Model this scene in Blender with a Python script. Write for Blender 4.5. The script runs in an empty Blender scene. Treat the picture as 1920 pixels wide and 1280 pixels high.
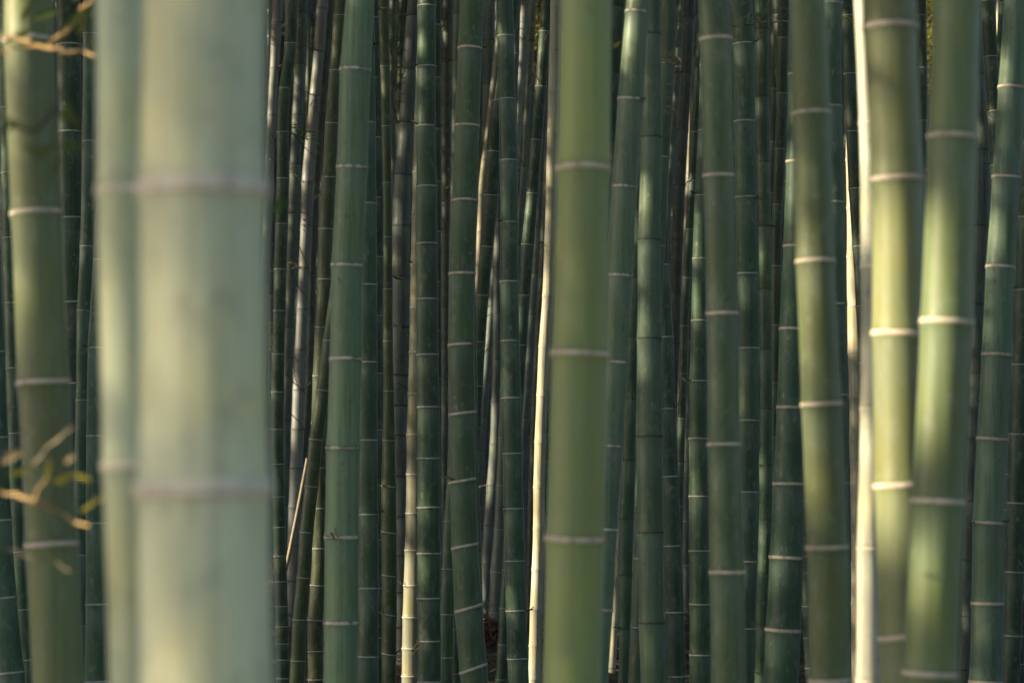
import bpy, math, random
import numpy as np
from mathutils import Vector, noise as mnoise

random.seed(7)
rng = np.random.default_rng(11)
scn = bpy.context.scene
C = scn.collection

# ------------------------------------------------------------------ camera
F = 1920 * 85.0 / 36.0            # focal length in photo pixels
CAM_Z = 1.5
PITCH = math.atan(310 / F)
cd = bpy.data.cameras.new("camera")
cam = bpy.data.objects.new("camera", cd); C.objects.link(cam)
cam.location = (0, 0, CAM_Z)
cam.rotation_euler = (math.pi / 2 + PITCH, 0, 0)
cd.lens = 85; cd.sensor_width = 36; cd.sensor_fit = 'HORIZONTAL'
cd.clip_start = 0.05; cd.clip_end = 500
cd.dof.use_dof = True; cd.dof.focus_distance = 12.0; cd.dof.aperture_fstop = 3.9
scn.camera = cam

# ------------------------------------------------------------------ light
SUN_EL, SUN_AZ = math.radians(28), math.radians(14)     # from the left, a little from the camera's side
S = Vector((-math.cos(SUN_EL) * math.cos(SUN_AZ), -math.cos(SUN_EL) * math.sin(SUN_AZ), math.sin(SUN_EL)))
w = bpy.data.worlds.new("World"); scn.world = w; w.use_nodes = True
nt = w.node_tree
sky = nt.nodes.new('ShaderNodeTexSky'); sky.sky_type = 'NISHITA'; sky.sun_disc = False
sky.sun_elevation = SUN_EL
sky.sun_rotation = math.atan2(S.x, S.y)
bg = nt.nodes['Background']; bg.inputs['Strength'].default_value = 0.065
nt.links.new(sky.outputs['Color'], bg.inputs['Color'])
sl = bpy.data.lights.new("sun", 'SUN'); sl.energy = 5.0; sl.angle = math.radians(0.5); sl.color = (1.0, 0.82, 0.59)
so = bpy.data.objects.new("sun", sl); C.objects.link(so)
so.rotation_euler = S.to_track_quat('Z', 'Y').to_euler(); so.location = S * 40
vs = scn.view_settings
scn.display_settings.display_device = 'sRGB'
vs.view_transform = 'Standard'; vs.look = 'None'; vs.gamma = 1; vs.exposure = 1.5
scn.cycles.use_denoising = True
scn.cycles.sample_clamp_indirect = 2.5
scn.cycles.max_bounces = 8
scn.cycles.diffuse_bounces = 4

# ------------------------------------------------------------------ helpers
def terrain(x, y):
    t1 = np.clip((y - 9) / 10, 0, 1); t1 = t1 * t1 * (3 - 2 * t1)
    z = 0.75 * t1 + np.clip(y - 19, 0, None) * 0.10
    z = z + np.clip(y - 30, 0, None) * 0.55
    return z + 0.05 * np.sin(x * 1.7 + y * .6) + 0.04 * np.sin(y * 1.3 - x * .8)

def at(px, py, Y):
    """the point of the place seen at photo pixel (px, py), Y metres ahead"""
    a, b = (px - 960) / F, (640 - py) / F
    dx, dy, dz = a, math.cos(PITCH) - b * math.sin(PITCH), math.sin(PITCH) + b * math.cos(PITCH)
    t = Y / dy
    return Vector((dx * t, Y, CAM_Z + dz * t))

def py_of(z, Y):
    k = (z - CAM_Z) / Y                      # tan of elevation
    b = math.tan(math.atan(k) - PITCH)
    return 640 - b * F

def mesh_obj(name, verts, faces, mat, parent=None, origin=None, smooth=True, attrs=None, color=None):
    me = bpy.data.meshes.new(name)
    if origin is not None:
        verts = [(v[0] - origin[0], v[1] - origin[1], v[2] - origin[2]) for v in verts]
    me.from_pydata(verts, [], faces)
    if smooth: me.polygons.foreach_set('use_smooth', [True] * len(me.polygons))
    if attrs:
        for k, vals in attrs.items():
            a = me.attributes.new(k, 'FLOAT', 'POINT'); a.data.foreach_set('value', vals)
    me.materials.append(mat); me.update()
    o = bpy.data.objects.new(name, me); C.objects.link(o)
    if parent is not None: o.parent = parent
    elif origin is not None: o.location = origin
    if color is not None: o.color = color
    return o

def tag(o, label, cat, group=None, kind=None):
    if label: o['label'] = label
    if cat: o['category'] = cat
    if group: o['group'] = group
    if kind: o['kind'] = kind

def thing(name, loc, label, cat, group=None):
    o = bpy.data.objects.new(name, None); C.objects.link(o)
    o.location = loc; o.empty_display_size = .1
    tag(o, label, cat, group)
    return o

# ------------------------------------------------------------------ materials
class NB:
    def __init__(s, name):
        s.m = bpy.data.materials.new(name); s.m.use_nodes = True
        s.t = s.m.node_tree; s.p = s.t.nodes['Principled BSDF']; s.out = s.t.nodes['Material Output']
    def n(s, typ, **kw):
        x = s.t.nodes.new(typ)
        for k, v in kw.items(): setattr(x, k, v)
        return x
    def put(s, sock, v):
        if hasattr(v, 'links'): s.t.links.new(v, sock)
        else: sock.default_value = v
    def math(s, op, a, b=0.0, clamp=False):
        x = s.n('ShaderNodeMath', operation=op, use_clamp=clamp); s.put(x.inputs[0], a); s.put(x.inputs[1], b); return x.outputs[0]
    def mix(s, f, a, b, mode='MIX'):
        x = s.n('ShaderNodeMix', data_type='RGBA', blend_type=mode)
        s.put(x.inputs[0], f); s.put(x.inputs[6], a); s.put(x.inputs[7], b); return x.outputs[2]
    def noise(s, vec, scale, detail=3, rough=.5):
        x = s.n('ShaderNodeTexNoise'); s.put(x.inputs['Vector'], vec)
        x.inputs['Scale'].default_value = scale; x.inputs['Detail'].default_value = detail; x.inputs['Roughness'].default_value = rough
        return x.outputs['Fac']
    def mapping(s, vec, scale, loc=(0, 0, 0)):
        x = s.n('ShaderNodeMapping'); s.put(x.inputs['Vector'], vec); x.inputs['Scale'].default_value = scale
        s.put(x.inputs['Location'], loc); return x.outputs[0]
    def ramp(s, f, a, b, lo=0., hi=1.):
        x = s.n('ShaderNodeMapRange', interpolation_type='SMOOTHSTEP')
        s.put(x.inputs[0], f); x.inputs[1].default_value = a; x.inputs[2].default_value = b
        x.inputs[3].default_value = lo; x.inputs[4].default_value = hi; return x.outputs[0]
    def attr(s, name):
        x = s.n('ShaderNodeAttribute', attribute_name=name); return x.outputs['Fac']

def stalk_material():
    b = NB('bamboo_skin')
    oi = b.n('ShaderNodeObjectInfo'); tc = b.n('ShaderNodeTexCoord')
    off = b.n('ShaderNodeCombineXYZ'); b.put(off.inputs[0], b.math('MULTIPLY', oi.outputs['Random'], 37.)); b.put(off.inputs[2], b.math('MULTIPLY', oi.outputs['Random'], 91.))
    P = tc.outputs['Object']
    streak = b.noise(b.mapping(P, (70, 70, 1.6), off.outputs[0]), 1.0, 4, .6)
    fine = b.noise(b.mapping(P, (260, 260, 9), off.outputs[0]), 1.0, 2, .5)
    blot = b.noise(b.mapping(P, (9, 9, 5), off.outputs[0]), 1.0, 3, .55)
    tn, ir = b.attr('tn'), b.attr('ir')
    col = oi.outputs['Color']
    v = b.math('ADD', b.ramp(streak, .25, .75, .66, 1.26), b.ramp(fine, .3, .7, -.12, .12))
    calm = b.ramp(oi.outputs['Alpha'], .12, .55, .35, 1.0)
    v = b.math('ADD', b.math('MULTIPLY', b.math('SUBTRACT', v, .96), calm), .96)
    v = b.math('MULTIPLY', v, b.ramp(ir, 0, 1, .86, 1.14))
    g = b.n('ShaderNodeCombineColor'); [b.put(g.inputs[i], v) for i in range(3)]
    c = b.mix(1.0, col, g.outputs[0], 'MULTIPLY')
    # yellower / bluer blotches
    c = b.mix(b.ramp(blot, .42, .72, 0, .55), c, b.mix(1.0, c, (1.18, 1.02, .62, 1), 'MULTIPLY'))
    # waxy bloom below each node, patchy
    wax = b.math('MULTIPLY', b.ramp(tn, .0, .6, .85, 0.05), oi.outputs['Alpha'])
    wax = b.math('MULTIPLY', wax, b.ramp(b.noise(b.mapping(P, (26, 26, 5), off.outputs[0]), 1.0, 4, .6), .28, .68, .25, 1.1), True)
    c = b.mix(wax, c, (.18, .245, .19, 1))
    mil = b.noise(b.mapping(P, (34, 34, 16), off.outputs[0]), 1.0, 5, .7)
    c = b.mix(b.ramp(mil, .52, .68, 0, .38), c, (.24, .25, .19, 1))
    c = b.mix(b.ramp(mil, .42, .26, 0, .45), c, b.mix(1.0, c, (.55, .58, .5, 1), 'MULTIPLY'))
    # little scars and dark specks
    sp = b.noise(b.mapping(P, (60, 60, 28), off.outputs[0]), 1.0, 2, .5)
    c = b.mix(b.math('MULTIPLY', b.ramp(sp, .66, .76, 0, .6), b.ramp(calm, .4, .9, .25, 1)), c, (.32, .29, .21, 1))
    c = b.mix(b.math('MULTIPLY', b.ramp(sp, .34, .24, 0, .6), b.ramp(calm, .4, .9, .15, 1)), c, (.03, .035, .02, 1))
    # sooty stain hugging the node from above
    c = b.mix(b.math('MULTIPLY', b.ramp(tn, .93, 1.0, 0, .35), b.ramp(blot, .3, .6, 0, 1)), c, (.10, .09, .06, 1))
    b.put(b.p.inputs['Base Color'], c)
    b.put(b.p.inputs['Roughness'], b.ramp(streak, .2, .8, .36, .55))
    b.p.inputs['Specular IOR Level'].default_value = .42
    b.p.inputs['Sheen Weight'].default_value = 1.0
    b.p.inputs['Sheen Roughness'].default_value = .30
    b.p.inputs['Sheen Tint'].default_value = (.85, .95, .9, 1)
    bp = b.n('ShaderNodeBump'); bp.inputs['Strength'].default_value = .12; bp.inputs['Distance'].default_value = .002
    b.put(bp.inputs['Height'], streak); b.put(b.p.inputs['Normal'], bp.outputs[0])
    return b.m

def ring_material(name, a, dark, lo, hi):
    b = NB(name); tc = b.n('ShaderNodeTexCoord'); oi = b.n('ShaderNodeObjectInfo')
    off = b.n('ShaderNodeCombineXYZ'); b.put(off.inputs[0], b.math('MULTIPLY', oi.outputs['Random'], 53.))
    n1 = b.noise(b.mapping(tc.outputs['Object'], (45, 45, 20), off.outputs[0]), 1., 4, .65)
    n2 = b.noise(b.mapping(tc.outputs['Object'], (160, 160, 160), off.outputs[0]), 1., 2, .5)
    k = b.attr('tn')
    c = b.mix(b.ramp(n1, .3, .75), a, tuple(x * .62 for x in a[:3]) + (1,))
    c = b.mix(b.math('MULTIPLY', b.ramp(k, .0, .8, 1, 0) if lo > .01 else b.ramp(k, .45, .6, 1, .0), b.ramp(n1, lo, hi)), c, dark)
    c = b.mix(b.ramp(n2, .62, .72, 0, .4), c, dark)
    b.put(b.p.inputs['Base Color'], c); b.p.inputs['Roughness'].default_value = .75
    b.p.inputs['Specular IOR Level'].default_value = .2
    return b.m

def plain(name, c1, c2, scale, rough=.8, transl=0.0):
    b = NB(name); tc = b.n('ShaderNodeTexCoord')
    n1 = b.noise(tc.outputs['Object'], scale, 4, .6)
    c = b.mix(b.ramp(n1, .3, .7), c1, c2)
    b.put(b.p.inputs['Base Color'], c); b.p.inputs['Roughness'].default_value = rough
    b.p.inputs['Specular IOR Level'].default_value = .25
    if transl:
        tr = b.n('ShaderNodeBsdfTranslucent'); b.put(tr.inputs[0], c)
        mx = b.n('ShaderNodeMixShader'); mx.inputs[0].default_value = transl
        b.t.links.new(b.p.outputs[0], mx.inputs[1]); b.t.links.new(tr.outputs[0], mx.inputs[2])
        b.t.links.new(mx.outputs[0], b.out.inputs[0])
    return b.m

M_SKIN = stalk_material()
M_RING = {
    'chalk': ring_material('node_ring_chalky', (.92, .80, .62, 1), (.52, .43, .33, 1), .60, .74),
    'broken': ring_material('node_ring_broken', (.66, .58, .50, 1), (.05, .055, .045, 1), .47, .55),
    'band': ring_material('node_ring_pale', (.66, .56, .43, 1), (.22, .17, .13, 1), .60, .74),
    'line': ring_material('node_ring_grey', (.56, .55, .48, 1), (.09, .09, .06, 1), .58, .70),
    'dark': ring_material('node_ring_dark', (.16, .165, .15, 1), (.008, .008, .007, 1), .0, .12),
}
M_LEAF = plain('green_leaf', (.05, .11, .025, 1), (.10, .17, .03, 1), 9, .55, .35)
M_OLEAF = plain('olive_leaf', (.10, .14, .03, 1), (.15, .17, .04, 1), 9, .55, .4)
M_YLEAF = plain('yellow_green_leaf', (.26, .27, .04, 1), (.40, .36, .06, 1), 9, .55, .4)
M_TAN = plain('dry_leaf', (.30, .23, .13, 1), (.22, .17, .09, 1), 14, .8, .2)
M_TWIG = plain('twig_bark', (.05, .05, .035, 1), (.09, .085, .05, 1), 30)
M_TTWIG = plain('dry_twig', (.50, .34, .13, 1), (.38, .27, .13, 1), 30)
M_CTWIG = plain('pale_twig', (.26, .23, .15, 1), (.20, .18, .11, 1), 30)
M_CANOPY = plain('canopy_leaf', (.045, .095, .03, 1), (.08, .14, .035, 1), .7, .6, .30)
M_LITTER = plain('leaf_litter', (.20, .13, .08, 1), (.09, .06, .04, 1), 3, .9)

# ------------------------------------------------------------------ ground
def make_ground():
    xs = np.concatenate([np.linspace(-60, -12, 25)[:-1], np.linspace(-12, 12, 61), np.linspace(12, 60, 25)[1:]])
    ys = np.concatenate([np.linspace(-30, 8, 20)[:-1], np.linspace(8, 46, 96), np.linspace(46, 120, 20)[1:]])
    V, Fc = [], []
    for y in ys:
        for x in xs:
            yy = min(y, 58)
            n = mnoise.noise(Vector((x * .8, y * .8, 0))) * .07 + mnoise.noise(Vector((x * 3, y * 3, 5))) * .03
            V.append((x, y, float(terrain(x, yy)) + n))
    W = len(xs)
    for j in range(len(ys) - 1):
        for i in range(W - 1):
            a = j * W + i; Fc.append((a, a + 1, a + W + 1, a + W))
    b = NB('forest_floor'); tc = b.n('ShaderNodeTexCoord')
    n1 = b.noise(tc.outputs['Object'], 2.2, 6, .7); n2 = b.noise(tc.outputs['Object'], 30, 4, .7)
    c = b.mix(b.ramp(n1, .35, .65), (.030, .026, .017, 1), (.055, .044, .028, 1))
    c = b.mix(b.ramp(n2, .5, .65, 0, .8), c, (.10, .074, .048, 1))
    b.put(b.p.inputs['Base Color'], c); b.p.inputs['Roughness'].default_value = .95
    bp = b.n('ShaderNodeBump'); bp.inputs['Strength'].default_value = .8; bp.inputs['Distance'].default_value = .03
    b.put(bp.inputs['Height'], n2); b.put(b.p.inputs['Normal'], bp.outputs[0])
    o = mesh_obj('ground', V, Fc, b.m); o['kind'] = 'structure'
make_ground()

# ------------------------------------------------------------------ colours of stalks: linear RGB + waxiness
COL = {
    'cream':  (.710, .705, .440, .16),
    'celery': (.530, .550, .350, .20),
    'lime':   (.245, .305, .100, .15),
    'moss':   (.190, .208, .098, .25),
    'leek':   (.160, .205, .082, .25),
    'frond':  (.128, .160, .058, .25),
    'husk':   (.112, .142, .052, .25),
    'fern':   (.070, .114, .052, .35),
    'green':  (.062, .112, .046, .5),
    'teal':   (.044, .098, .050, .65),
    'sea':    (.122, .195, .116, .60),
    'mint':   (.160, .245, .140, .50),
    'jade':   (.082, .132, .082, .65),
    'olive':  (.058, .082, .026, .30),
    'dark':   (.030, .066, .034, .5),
    'slate':  (.088, .116, .108, .6),
    'grey':   (.165, .180, .172, .5),
    'dun':    (.048, .060, .050, .3),
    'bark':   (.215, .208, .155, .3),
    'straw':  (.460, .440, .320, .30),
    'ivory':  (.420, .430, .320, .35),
}
# key: depth m, colour, ring kind, tilt, trace [(y, centre x, width)], node heights y, label     (photo pixels)
ST = {}
def st(key, depth, col, ring, trace, nodes, label, tilt=None):
    ST[key] = dict(depth=depth, col=col, ring=ring, trace=trace, nodes=nodes, label=label, tilt=tilt)

st('A1', 5.2, 'frond', 'band', [(0, 55, 95), (240, 61, 95), (400, 68, 95), (640, 79, 95), (960, 95, 97), (1280, 108, 97)], [78, 400, 717, 1020],
   'blurred green bamboo stalk left of the two huge pale ones, sunlit along its left edge')
st('A2', 12, 'dark', 'line', [(0, 128, 46), (250, 131, 46), (560, 135, 48), (900, 141, 50), (1280, 146, 52)], [85, 248, 409, 567, 719, 868, 1010, 1148],
   'dark green bamboo stalk peeking out right behind the sunlit-edged blurred stalk')
st('A3', 10.8, 'teal', 'line', [(0, 170, 28), (265, 167, 28), (462, 163, 26), (582, 157, 25), (750, 154, 25), (1000, 150, 28), (1280, 148, 28)], [64, 265, 462, 582, 750, 900, 1040],
   'slim dark bamboo stalk leaning left between the blurred left stalk and the pale pair')
st('A4', 9.6, 'teal', 'line', [(0, 196, 26), (490, 189, 28), (650, 181, 32), (817, 180, 36), (980, 181, 40), (1132, 182, 43), (1280, 182, 47)], [330, 487, 652, 817, 980, 1132, 1276],
   'teal bamboo stalk with thin white rings touching the left side of the pale pair')
st('A6', 9.5, 'teal', 'line', [(0, -34, 40), (640, -14, 44), (975, -2, 47), (1120, 6, 50), (1260, 19, 54)], [480, 660, 820, 975, 1120, 1260],
   'dark teal bamboo stalk cut off by the bottom left corner of the picture')
st('A7', 12.5, 'teal', 'line', [(0, 8, 26), (400, 18, 28), (900, 32, 30), (1034, 37, 30), (1142, 44, 30), (1236, 52, 30)], [690, 812, 925, 1034, 1142, 1236],
   'narrow dark stalk between the corner stalk and the sunlit-edged blurred stalk')
st('A8', 15, 'slate', 'dark', [(0, 4, 18), (260, 6, 18), (420, 9, 18), (640, 10, 20), (900, 14, 20)], [120, 225, 330, 430, 525, 620, 710, 800],
   'dim slate grey stalk at the left edge of the picture behind the blurred stalk')
st('B1', 3.0, 'celery', 'chalk', [(0, 236, 112), (640, 245, 114), (1280, 264, 118)], [358, 872],
   'huge blurred pale stalk half hidden behind the biggest pale stalk')
st('B2', 2.45, 'cream', 'chalk', [(0, 381, 238), (320, 380, 237), (700, 384, 242), (1100, 388, 250), (1280, 389, 254)], [358, 917],
   'biggest and nearest bamboo stalk, pale cream green and very blurred')
st('C0', 14, 'dark', 'line', [(0, 546, 24), (100, 543, 23), (166, 534, 22), (335, 530, 24), (600, 523, 24), (800, 520, 25), (1000, 524, 24), (1136, 528, 24), (1280, 531, 26)],
   [0, 82, 166, 248, 335, 420, 505, 583, 664, 735, 805, 870, 931, 988, 1042, 1090, 1136, 1174, 1206, 1236, 1271],
   'slim dark green stalk with many rings just right of the biggest pale stalk')
st('C1', 19, 'grey', 'dark', [(0, 522, 22), (130, 514, 18), (300, 506, 18), (500, 497, 18)], [43, 129, 216, 300, 380],
   'far grey stalk with a pinkish sunlit streak, nearest to the biggest pale stalk')
st('C2', 19.5, 'slate', 'dark', [(0, 564, 30), (130, 563, 23), (300, 554, 22), (400, 551, 22), (614, 542, 19), (900, 534, 19)], [25, 122, 216, 308, 400, 490, 614, 705, 790],
   'far slate stalk between two other grey stalks, with pale sun patches on its left')
st('C3', 17, 'grey', 'dark', [(0, 605, 22), (97, 598, 21), (180, 590, 20), (342, 577, 22), (423, 574, 22), (502, 570, 20), (580, 567, 21), (656, 563, 21), (731, 560, 23), (805, 558, 24), (952, 553, 24)],
   [17, 97, 180, 262, 342, 423, 502, 580, 656, 731, 805, 878, 952],
   'far leaning grey stalk with black ring lines and bright patches, left of the olive stalks')
st('C4', 20, 'dun', 'dark', [(0, 618, 17), (427, 588, 15), (740, 578, 14), (860, 570, 13), (1000, 560, 13)], [70, 160, 250, 340, 430, 520, 605, 690, 770],
   'thin dark brown stalk leaning between the far grey stalk and the olive stalk')
st('C5', 12, 'olive', 'line', [(0, 639, 24), (133, 630, 25), (232, 622, 26), (333, 617, 27), (430, 612, 29), (524, 609, 29), (614, 604, 29), (705, 601, 28), (780, 598, 28), (877, 599, 28), (953, 600, 29), (1028, 600, 29), (1097, 597, 30), (1162, 592, 30), (1280, 592, 30)],
   [30, 133, 232, 333, 430, 524, 614, 705, 793, 877, 953, 1028, 1097, 1162, 1220, 1273],
   'olive stalk along the left side of the sea green stalk, passing behind a leaning one')
st('C6', 11.5, 'olive', 'line', [(0, 668, 24), (400, 655, 25), (540, 632, 25), (639, 618, 26), (732, 606, 26), (824, 593, 26), (912, 584, 26), (998, 575, 26), (1083, 569, 26), (1161, 562, 27), (1238, 559, 28), (1280, 557, 29)],
   [545, 639, 732, 824, 912, 998, 1083, 1161, 1238],
   'olive stalk leaning left out from behind the sea green stalk')
st('C7', 8.0, 'mint', 'broken', [(0, 676, 55), (132, 668, 58), (315, 660, 58), (498, 652, 59), (673, 648, 61), (840, 644, 63), (1007, 641, 64), (1167, 639, 64), (1280, 638, 65)], [-50, 132, 315, 498, 673, 840, 1007, 1167],
   'wide light sea green stalk with broken pinkish rings, left of the middle')
st('C8', 10.5, 'teal', 'line', [(0, 684, 36), (231, 686, 36), (534, 688, 38), (825, 689, 38), (964, 690, 38), (1280, 690, 39)], [85, 231, 382, 534, 679, 825, 964, 1102, 1230],
   'dark teal stalk hugging the right side of the sea green stalk')
st('C9', 13, 'dark', 'line', [(34, 700, 24), (371, 707, 24), (700, 707, 24), (1280, 706, 24)], [34, 147, 259, 371, 482, 592, 700, 806, 909, 1011, 1102, 1195],
   'narrow dark stalk squeezed between the dark teal stalk and a dark olive one')
st('C10', 12, 'olive', 'line', [(0, 719, 19), (125, 722, 18), (343, 726, 17), (640, 728, 19), (733, 729, 20), (826, 729, 24), (912, 729, 28), (1080, 730, 29), (1280, 729, 27)],
   [17, 125, 237, 343, 445, 542, 640, 733, 826, 912, 998, 1079, 1152, 1226],
   'dark olive stalk with slanting rings, left of the wide slate grey stalk', [(0, 0), (800, -.04), (1000, -.15), (1280, -.17)])
st('C11', 22, 'slate', 'dark', [(0, 737, 14), (200, 735, 14), (500, 742, 14), (1280, 748, 16)], [20, 90, 160, 230, 300, 370],
   'thin far bluish stalk in the gap left of the wide slate grey stalk')
st('C12', 15, 'slate', 'dark', [(0, 778, 26), (131, 769, 30), (231, 764, 32), (329, 756, 34), (424, 752, 34), (519, 752, 34), (816, 748, 33), (969, 752, 32), (1280, 756, 32)],
   [30, 131, 231, 329, 424, 519, 612, 703, 760, 816, 893, 969],
   'wide slate grey stalk with black ring lines leaning behind the sharp centre-left stalk')
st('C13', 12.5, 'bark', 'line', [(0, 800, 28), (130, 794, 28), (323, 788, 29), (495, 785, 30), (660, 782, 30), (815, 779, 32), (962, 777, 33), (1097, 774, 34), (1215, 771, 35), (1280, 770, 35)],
   [130, 230, 323, 407, 495, 577, 660, 738, 815, 889, 962, 1031, 1097, 1157, 1215, 1267],
   'straw coloured stalk with a sunlit foot, half behind the sharp dark green stalk')
st('C14', 11, 'teal', 'line', [(0, 800, 35), (237, 799, 37), (457, 801, 40), (665, 802, 41), (859, 804, 43), (1037, 805, 44), (1280, 805, 44)], [12, 125, 237, 350, 457, 561, 665, 763, 859, 951, 1037, 1121, 1201, 1277],
   'sharp straight dark green stalk with many thin white rings beside the straw coloured one')
st('C15', 14, 'dark', 'line', [(0, 815, 24), (700, 816, 24), (1280, 818, 24)], [48, 146, 243, 341, 435, 529, 620, 710, 798, 880],
   'dark stalk showing as a strip along the right of the sharp straight dark green stalk')
st('C16', 20, 'dun', 'dark', [(0, 839, 20), (300, 837, 18), (507, 836, 16), (800, 834, 16), (1280, 834, 16)], [40, 118, 199, 277, 355, 432, 507, 577, 650, 722, 808],
   'far brownish grey stalk in the gap left of the stalk with rings slanting up')
st('C16b', 22, 'dun', 'dark', [(0, 848, 10), (600, 845, 9), (1280, 842, 9)], [80, 160, 240, 320, 400, 480, 560, 640],
   'hair thin far stalk in the gap left of the stalk with rings slanting up')
st('C17', 9.6, 'green', 'band', [(0, 884, 47), (91, 881, 46), (236, 875, 46), (376, 871, 48), (513, 867, 49), (646, 865, 49), (775, 867, 50), (901, 868, 50), (1023, 871, 50), (1139, 878, 52), (1252, 886, 52), (1280, 889, 52)],
   [91, 236, 376, 513, 646, 775, 901, 1023, 1139, 1252],
   'bowed dark green stalk whose pale rings slant up to the right', [(0, 0), (400, .03), (650, .08), (900, .14), (1139, .22), (1280, .26)])
st('C18', 18, 'slate', 'dark', [(0, 860, 20), (400, 854, 20), (700, 850, 18)], [27, 115, 205, 295, 380],
   'bluish grey sliver of a far stalk along the upper left of the bowed green stalk')
st('C18b', 13, 'green', 'dark', [(0, 872, 20), (580, 882, 20), (710, 885, 20), (906, 888, 21), (1093, 894, 21), (1280, 899, 21)], [580, 646, 710, 776, 841, 906, 971, 1033, 1093],
   'thin stalk edging out along the right side of the bowed green stalk')
st('C19', 11.8, 'green', 'line', [(0, 880, 22), (600, 862, 22), (882, 850, 24), (977, 845, 25), (1066, 841, 26), (1151, 838, 27), (1280, 835, 28)], [790, 882, 977, 1066, 1151, 1232],
   'green stalk leaning left from behind the lower half of the bowed green stalk')
st('C19b', 12.4, 'teal', 'line', [(0, 878, 20), (900, 866, 20), (1179, 857, 20), (1280, 856, 20)], [1090, 1179, 1262],
   'small strip of teal stalk low between the bowed stalk and its leaning neighbour')
st('C20', 14, 'dark', 'line', [(0, 962, 28), (160, 940, 28), (285, 925, 28), (367, 921, 28), (463, 912, 25), (554, 905, 23), (641, 900, 22), (900, 886, 22)], [80, 190, 285, 367, 463, 554, 641],
   'dark green stalk leaning left into the top half of the bowed green stalk')
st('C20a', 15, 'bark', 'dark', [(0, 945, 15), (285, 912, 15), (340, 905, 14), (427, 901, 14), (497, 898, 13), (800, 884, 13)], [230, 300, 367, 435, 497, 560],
   'thin sunlit straw stalk leaning beside the bowed green stalk')
st('C21', 18, 'slate', 'dark', [(0, 919, 22), (240, 914, 20), (500, 908, 20)], [0, 77, 158, 238, 320],
   'dim slate stalk right of the top of the bowed green stalk')
st('C22', 11, 'teal', 'line', [(0, 946, 32), (186, 950, 32), (301, 953, 33), (417, 955, 33), (528, 955, 35), (746, 958, 37), (953, 963, 38), (1051, 965, 38), (1144, 968, 39), (1234, 971, 39), (1280, 973, 39)],
   [-50, 68, 186, 301, 417, 528, 639, 746, 850, 953, 1051, 1144, 1234],
   'sharp dark teal stalk in the middle leaning gently right toward its foot')
st('C23', 20, 'grey', 'dark', [(0, 985, 18), (43, 981, 18), (138, 976, 18), (233, 970, 17), (500, 955, 17)], [-45, 43, 138, 233, 322],
   'far pale grey stalk with a white streak right of the sharp middle stalk top')
st('C24a', 18, 'slate', 'dark', [(300, 942, 15), (502, 928, 15), (574, 922, 15), (647, 916, 15), (714, 911, 15), (782, 906, 15), (844, 900, 15), (1100, 880, 15)], [430, 502, 574, 647, 714, 782, 844],
   'thin far stalk leaning strongly left with a pinkish bright patch, beside the bowed stalk')
st('C24b', 17, 'slate', 'dark', [(300, 936, 18), (589, 933, 18), (673, 932, 18), (754, 930, 19), (833, 929, 21), (910, 924, 23), (986, 918, 22), (1057, 913, 22), (1180, 908, 22)], [502, 589, 673, 754, 833, 910, 986, 1057],
   'far slate stalk with one bright oval patch between bowed and middle stalks')
st('C24c', 16, 'slate', 'line', [(600, 950, 17), (900, 940, 19), (992, 936, 21), (1072, 932, 26), (1200, 929, 28)], [820, 910, 992, 1072],
   'dark blue stalk foot in the shadow low between bowed and middle stalks')
st('C25', 14, 'dark', 'line', [(0, 1027, 22), (163, 1014, 22), (263, 1006, 22), (363, 998, 22), (459, 990, 24), (554, 983, 22), (647, 977, 22), (900, 962, 22)], [60, 163, 263, 363, 459, 554, 647, 740],
   'dark green stalk leaning left toward the foot of the sharp middle stalk')
st('C26', 19, 'slate', 'dark', [(0, 1000, 14), (78, 996, 14), (157, 991, 13), (313, 983, 13), (388, 977, 12), (600, 965, 12)], [0, 78, 157, 237, 313, 388],
   'thin grey stalk leaning beside the top right of the sharp middle stalk')
st('C27', 17, 'slate', 'dark', [(0, 1032, 17), (300, 1016, 17), (513, 1005, 18), (664, 993, 17), (725, 990, 17), (783, 985, 16), (900, 980, 16), (1280, 975, 16)], [250, 340, 428, 513, 590, 664, 725, 783, 843],
   'thin slate stalk with dark rings left of the brightly sunlit stalk')
st('C28', 16, 'dun', 'dark', [(0, 1044, 17), (427, 1022, 17), (640, 1010, 16), (730, 1005, 16), (850, 1000, 16), (1280, 990, 16)], [430, 520, 600, 680, 760, 840, 915, 990],
   'dark brownish stalk touching the left side of the brightly sunlit stalk')
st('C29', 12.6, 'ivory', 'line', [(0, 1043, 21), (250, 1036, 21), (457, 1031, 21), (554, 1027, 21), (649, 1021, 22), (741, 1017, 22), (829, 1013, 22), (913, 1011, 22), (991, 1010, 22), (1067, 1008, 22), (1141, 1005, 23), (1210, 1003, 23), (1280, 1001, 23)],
   [11, 98, 175, 250, 355, 457, 554, 649, 741, 829, 913, 991, 1067, 1141, 1210, 1272],
   'slim stalk glowing cream in full sun, just left of the blurred lime green stalk')
st('D1', 5.0, 'lime', 'band', [(0, 1096, 97), (317, 1092, 101), (664, 1084, 105), (1011, 1077, 108), (1280, 1071, 109)], [-30, 317, 664, 1011],
   'blurred lime green stalk with three pale rings right of the middle')
st('D2', 8.0, 'sea', 'broken', [(0, 1196, 43), (187, 1182, 48), (351, 1171, 48), (517, 1160, 49), (679, 1152, 50), (836, 1143, 50), (992, 1133, 50), (1142, 1124, 50), (1280, 1114, 50)], [23, 187, 351, 517, 679, 836, 992, 1142],
   'sea green stalk leaning left behind the blurred lime green stalk')
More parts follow.
